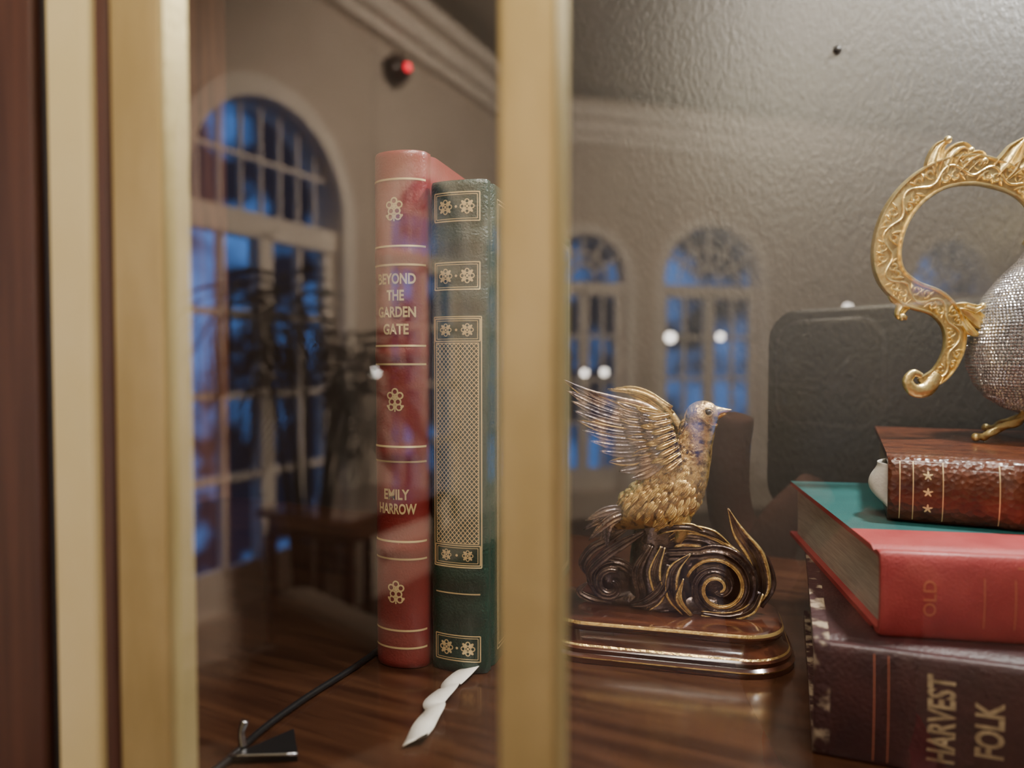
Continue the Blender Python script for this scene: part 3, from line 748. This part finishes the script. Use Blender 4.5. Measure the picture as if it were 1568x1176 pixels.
TB=empty('side_table',(-2.30,-2.80,FZ),math.radians(0))
box('top',-0.28,0.28,-0.42,0.42,0.72,0.75,M_tabw,0.006,TB); box('apron',-0.24,0.24,-0.38,0.38,0.63,0.72,M_tabw,0,TB)
for i,(x,y) in enumerate(((-.23,-.37),(.23,-.37),(-.23,.37),(.23,.37))): box('leg_%d'%i,x-.02,x+.02,y-.02,y+.02,0,.63,M_tabw,0.004,TB)
PM=empty('potted_palm',(-1.80,-1.88,FZ))
mb=MB(); lathe(mb,[(0.0,0.0),(0.12,0),(0.17,0.02),(0.21,0.30),(0.23,0.33),(0.20,0.34),(0.18,0.31),(0.01,0.30)],0,28); mb.build('pot',[M_pot],PM)
mb=MB()
for k in range(14):
    a=2*math.pi*k/14+random.uniform(-.2,.2); rch=random.uniform(0.24,0.50); hh=random.uniform(1.30,1.74)
    pts=[(0.03*math.cos(a),0.03*math.sin(a),0.3),(0.08*math.cos(a),0.08*math.sin(a),0.95),(rch*0.55*math.cos(a),rch*0.55*math.sin(a),hh),(rch*math.cos(a),rch*math.sin(a),hh-0.22)]
    tube(mb,pts,[0.009,0.006,0.003],seg=6,n=6)
    Cc=catmull(pts,12)
    for i in range(20,len(Cc),1):
        p=Cc[i]; t=(Cc[min(i+1,len(Cc)-1)]-Cc[i-1]).normalized(); sd=t.cross(Vector((0,0,1))).normalized()
        L=0.25*math.sin(math.pi*(i-16)/(len(Cc)-12))+0.05
        for sg in (-1,1):
            e=p+sd*sg*L*0.75+t*L*0.6+Vector((0,0,-0.5*L)); w=t*0.008; m2=(p+e)/2+Vector((0,0,0.02))
            mb.add([p-w*0.3,m2-w,e,m2+w],[(0,1,2,3)])
mb.build('fronds',[M_leaf],PM,smooth=False)
AC=empty('armchair',(-1.30,-1.05,FZ),math.radians(200))
box('seat',-0.30,0.30,-0.3,0.3,0.22,0.45,M_uph,0.05,AC); box('backrest',-0.33,0.33,0.25,0.38,0.22,0.80,M_uph,0.05,AC)
box('arm_1',-0.40,-0.29,-0.3,0.36,0.2,0.62,M_uph,0.04,AC); box('arm_2',0.29,0.40,-0.3,0.36,0.2,0.62,M_uph,0.04,AC)
for i,(x,y) in enumerate(((-.33,-.25),(.33,-.25),(-.33,.3),(.33,.3))): box('leg_%d'%i,x-.02,x+.02,y-.02,y+.02,0,.22,M_tabw,0,AC)
for (x,y,z,r) in ((-2.02,-2.57,0.098,0.022),(-1.47,-5.95,0.35,0.042),(-1.0,-5.63,0.34,0.028),(-1.65,-4.75,0.07,0.025),(-1.78,-4.7,0.065,0.024),(-0.1,-5.5,0.53,0.022)):
    PD=empty('pendant_lamp',(x,y,z))
    mb=MB(); sphere(mb,(0,0,0),r,0,16,10); mb.build('globe',[M_bulb],PD)
    mb=MB(); tube(mb,[(0,0,r*0.9),(0,0,r+0.03)],[0.012,0.010],seg=10); tube(mb,[(0,0,r+0.02),(0,0,CZ-z)],[0.002,0.002],seg=6); mb.build('cord',[M_blk],PD)
SN=empty('motion_sensor',(-2.62,-3.62,1.96))
mb=MB(); sphere(mb,(0,0,0),0.09,0,16,10,(0.8,1.2,1)); tube(mb,[(-0.1,0,0),(0,0,0)],[0.04,0.04],seg=12); mb.build('housing',[M_tabw],SN)
mb=MB(); sphere(mb,(0.07,0.0,0.0),0.024,0); mb.build('led',[M_redled],SN)

# ------------------------------------------------------------------ smartphone held right behind the lens
yaw=math.radians(26)
CAM=Vector((0,-0.13,0.142))
F2=Vector((-math.sin(yaw),math.cos(yaw),0)); R2=Vector((math.cos(yaw),math.sin(yaw),0))
Mx=Matrix.Identity(4)
for r in range(3): Mx[r][0]=R2[r]; Mx[r][1]=F2[r]; Mx[r][2]=(0,0,1)[r]; Mx[r][3]=(CAM-F2*0.0035)[r]
PH=empty('smartphone',matrix=Mx)
def rslab(name,x0,x1,z0,z1,r,y0,y1,m,bev):
    mb=MB(); cx,cz=(x0+x1)/2,(z0+z1)/2; pr=[(0,y0),(bev,y0+bev),(bev,y1-bev),(0,y1)]
    rs=[rrect(cx,cz,(x1-x0)/2-bev+o,(z1-z0)/2-bev+o,r,0) for o,_ in pr]; m_=len(rs[0])
    for (o,y),rr in zip(pr,rs): mb.v+=[(a,y,b) for a,b,_ in rr]
    for i in range(3):
        for k in range(m_): mb.f.append((i*m_+k,i*m_+(k+1)%m_,(i+1)*m_+(k+1)%m_,(i+1)*m_+k)); mb.m.append(0)
    mb.f.append(tuple(range(m_))); mb.m.append(0); mb.f.append(tuple(range(3*m_,4*m_))); mb.m.append(0)
    return mb.build(name,[m],PH,auto=40)
rslab('frame',-0.0388,0.1093,-0.0558,0.0188,0.0113,-0.0080,-0.0025,M_phrim,0.0012)
rslab('body',-0.0380,0.1085,-0.0550,0.0180,0.0105,-0.0085,-0.0015,M_phone,0.0008)
rslab('camera_plateau',-0.034,0.006,-0.0225,0.0150,0.009,-0.0015,0.0,M_phrim,0.0005)
rslab('camera_plateau_glass',-0.0325,0.0045,-0.0210,0.0135,0.008,0.0,0.0004,M_phone,0.0002)
for i,(x,z) in enumerate(((-0.022,0.003),(-0.022,-0.0125),(-0.006,-0.006))):
    mb=MB(); V=[];n=24
    for (rr,yy) in ((0.0068,0.0004),(0.0068,0.0020),(0.0058,0.0022),(0.0055,0.0012),(0.0,0.0010)):
        for k in range(n): V.append((x+rr*math.cos(2*math.pi*k/n),yy,z+rr*math.sin(2*math.pi*k/n)))
    F=[(j*n+k,j*n+(k+1)%n,(j+1)*n+(k+1)%n,(j+1)*n+k) for j in range(4) for k in range(n)]
    mb.add(V,F); mb.build('lens_%d'%i,[M_phlens],PH)
HN=empty('photographer_hand',matrix=Mx)
mb=MB(); AX=Vector((0,1,0))
def lim(pts,r): tube(mb,pts,r,seg=14,n=8,axis=AX)
lim([(-0.050,-0.115,-0.215),(-0.046,-0.085,-0.185),(-0.042,-0.055,-0.155)],[0.030,0.028,0.026])
lim([(-0.044,-0.060,-0.160),(-0.048,-0.038,-0.130),(-0.050,-0.022,-0.100),(-0.051,-0.014,-0.078)],[0.025,0.022,0.018,0.011])
lim([(-0.040,-0.060,-0.160),(-0.034,-0.036,-0.128),(-0.028,-0.018,-0.100),(-0.026,-0.010,-0.082)],[0.025,0.023,0.018,0.011])
lim([(-0.036,-0.060,-0.160),(-0.020,-0.036,-0.132),(-0.008,-0.018,-0.108),(-0.004,-0.010,-0.092)],[0.023,0.021,0.016,0.010])
lim([(-0.051,-0.016,-0.084),(-0.055,-0.004,-0.060),(-0.050,0.005,-0.038),(-0.0455,0.0065,-0.020)],[0.0100,0.0088,0.0080,0.0066])
lim([(-0.034,-0.012,-0.090),(-0.034,0.002,-0.072),(-0.024,0.008,-0.056),(-0.012,0.0075,-0.042)],[0.0100,0.0090,0.0082,0.0068])
lim([(-0.018,-0.012,-0.096),(-0.014,0.002,-0.080),(-0.002,0.008,-0.064),(0.009,0.0070,-0.050)],[0.0096,0.0086,0.0078,0.0064])
lim([(-0.003,-0.012,-0.102),(0.004,0.000,-0.090),(0.014,0.006,-0.076),(0.022,0.0060,-0.063)],[0.0086,0.0076,0.0068,0.0056])
lim([(-0.030,-0.050,-0.140),(-0.014,-0.044,-0.110),(-0.006,-0.032,-0.082),(0.002,-0.019,-0.058)],[0.018,0.0135,0.0105,0.0080])
hd=mb.build('hand',[M_skin],HN)
rm=hd.modifiers.new('r','REMESH'); rm.mode='VOXEL'; rm.voxel_size=0.0013; rm.use_smooth_shade=True
sm=hd.modifiers.new('s','SMOOTH'); sm.iterations=4; sm.factor=0.5
mb=MB(); tube(mb,[(-0.044,-0.075,-0.174),(-0.055,-0.12,-0.222),(-0.08,-0.20,-0.31),(-0.10,-0.30,-0.38)],[0.036,0.042,0.050,0.058],seg=24,n=10)
mb.build('sleeve',[M_sleeve],HN)

# ------------------------------------------------------------------ lights
def area(name,loc,target,size,power,col,sy=None,parent=None):
    l=bpy.data.lights.new(name,'AREA'); l.energy=power; l.color=col; l.size=size
    if sy: l.shape='RECTANGLE'; l.size_y=sy
    o=bpy.data.objects.new(name,l); COL.objects.link(o); o.location=loc
    o.rotation_euler=(Vector(target)-Vector(loc)).to_track_quat('-Z','Y').to_euler(); return o
area('cabinet_light',(0.16,0.30,0.52),(0.12,0.40,0.14),0.05,5.6,(1,0.97,0.92),0.05)
area('cabinet_light_front',(-0.02,0.06,0.60),(-0.06,0.2,0.0),0.25,2.0,(1,0.89,0.76),0.04)
area('added_downlight',(-0.12,-0.22,0.54),(-0.10,0.06,0.22),0.20,1.8,(1,0.87,0.64),0.04)  # added downlight out of view; brightens the brass bars' tops and book fronts
area('room_ceiling_light',(-0.2,-2.9,2.4),(-0.6,-5.6,0),1.8,760,(1,0.82,0.64))
PLM=empty('added_downlight_fitting',(-0.12,-0.22,0.55))  # invented fitting, modelled around the added downlight
mb=MB(); tube(mb,[(-0.12,0,0.012),(0.12,0,0.012)],[0.014,0.014],seg=16,axis=Vector((0,0,1))); tube(mb,[(0,0,0.02),(0,0.04,0.12),(0,0.195,0.13)],[0.005,0.005],seg=10,axis=Vector((1,0,0))); mb.build('shade_and_arm',[M_brass],PLM)

# dusk sky through the windows
w=bpy.data.worlds.new('dusk'); scene.world=w; w.use_nodes=True
nt=w.node_tree; N=nt.nodes; L=nt.links; bg=N['Background']
tc=N.new('ShaderNodeTexCoord'); nz=N.new('ShaderNodeTexNoise'); nz.inputs['Scale'].default_value=11; nz.inputs['Detail'].default_value=3
cr=N.new('ShaderNodeValToRGB'); e=cr.color_ramp.elements; e[0].position=0.47; e[0].color=(0.004,0.008,0.024,1); e[1].position=0.66; e[1].color=(0.08,0.26,0.72,1)
L.new(tc.outputs['Generated'],nz.inputs['Vector']); L.new(nz.outputs['Fac'],cr.inputs['Fac']); L.new(cr.outputs['Color'],bg.inputs['Color'])
bg.inputs['Strength'].default_value=6.5

# ------------------------------------------------------------------ camera
cd=bpy.data.cameras.new('camera'); cam=bpy.data.objects.new('camera',cd); COL.objects.link(cam)
cd.sensor_width=36; cd.lens=36*1100/1568; cd.clip_start=0.001
cam.location=CAM
cam.rotation_euler=(math.radians(90-1.75),0,yaw)
cd.dof.use_dof=True; cd.dof.focus_distance=0.335; cd.dof.aperture_fstop=5.2
scene.camera=cam
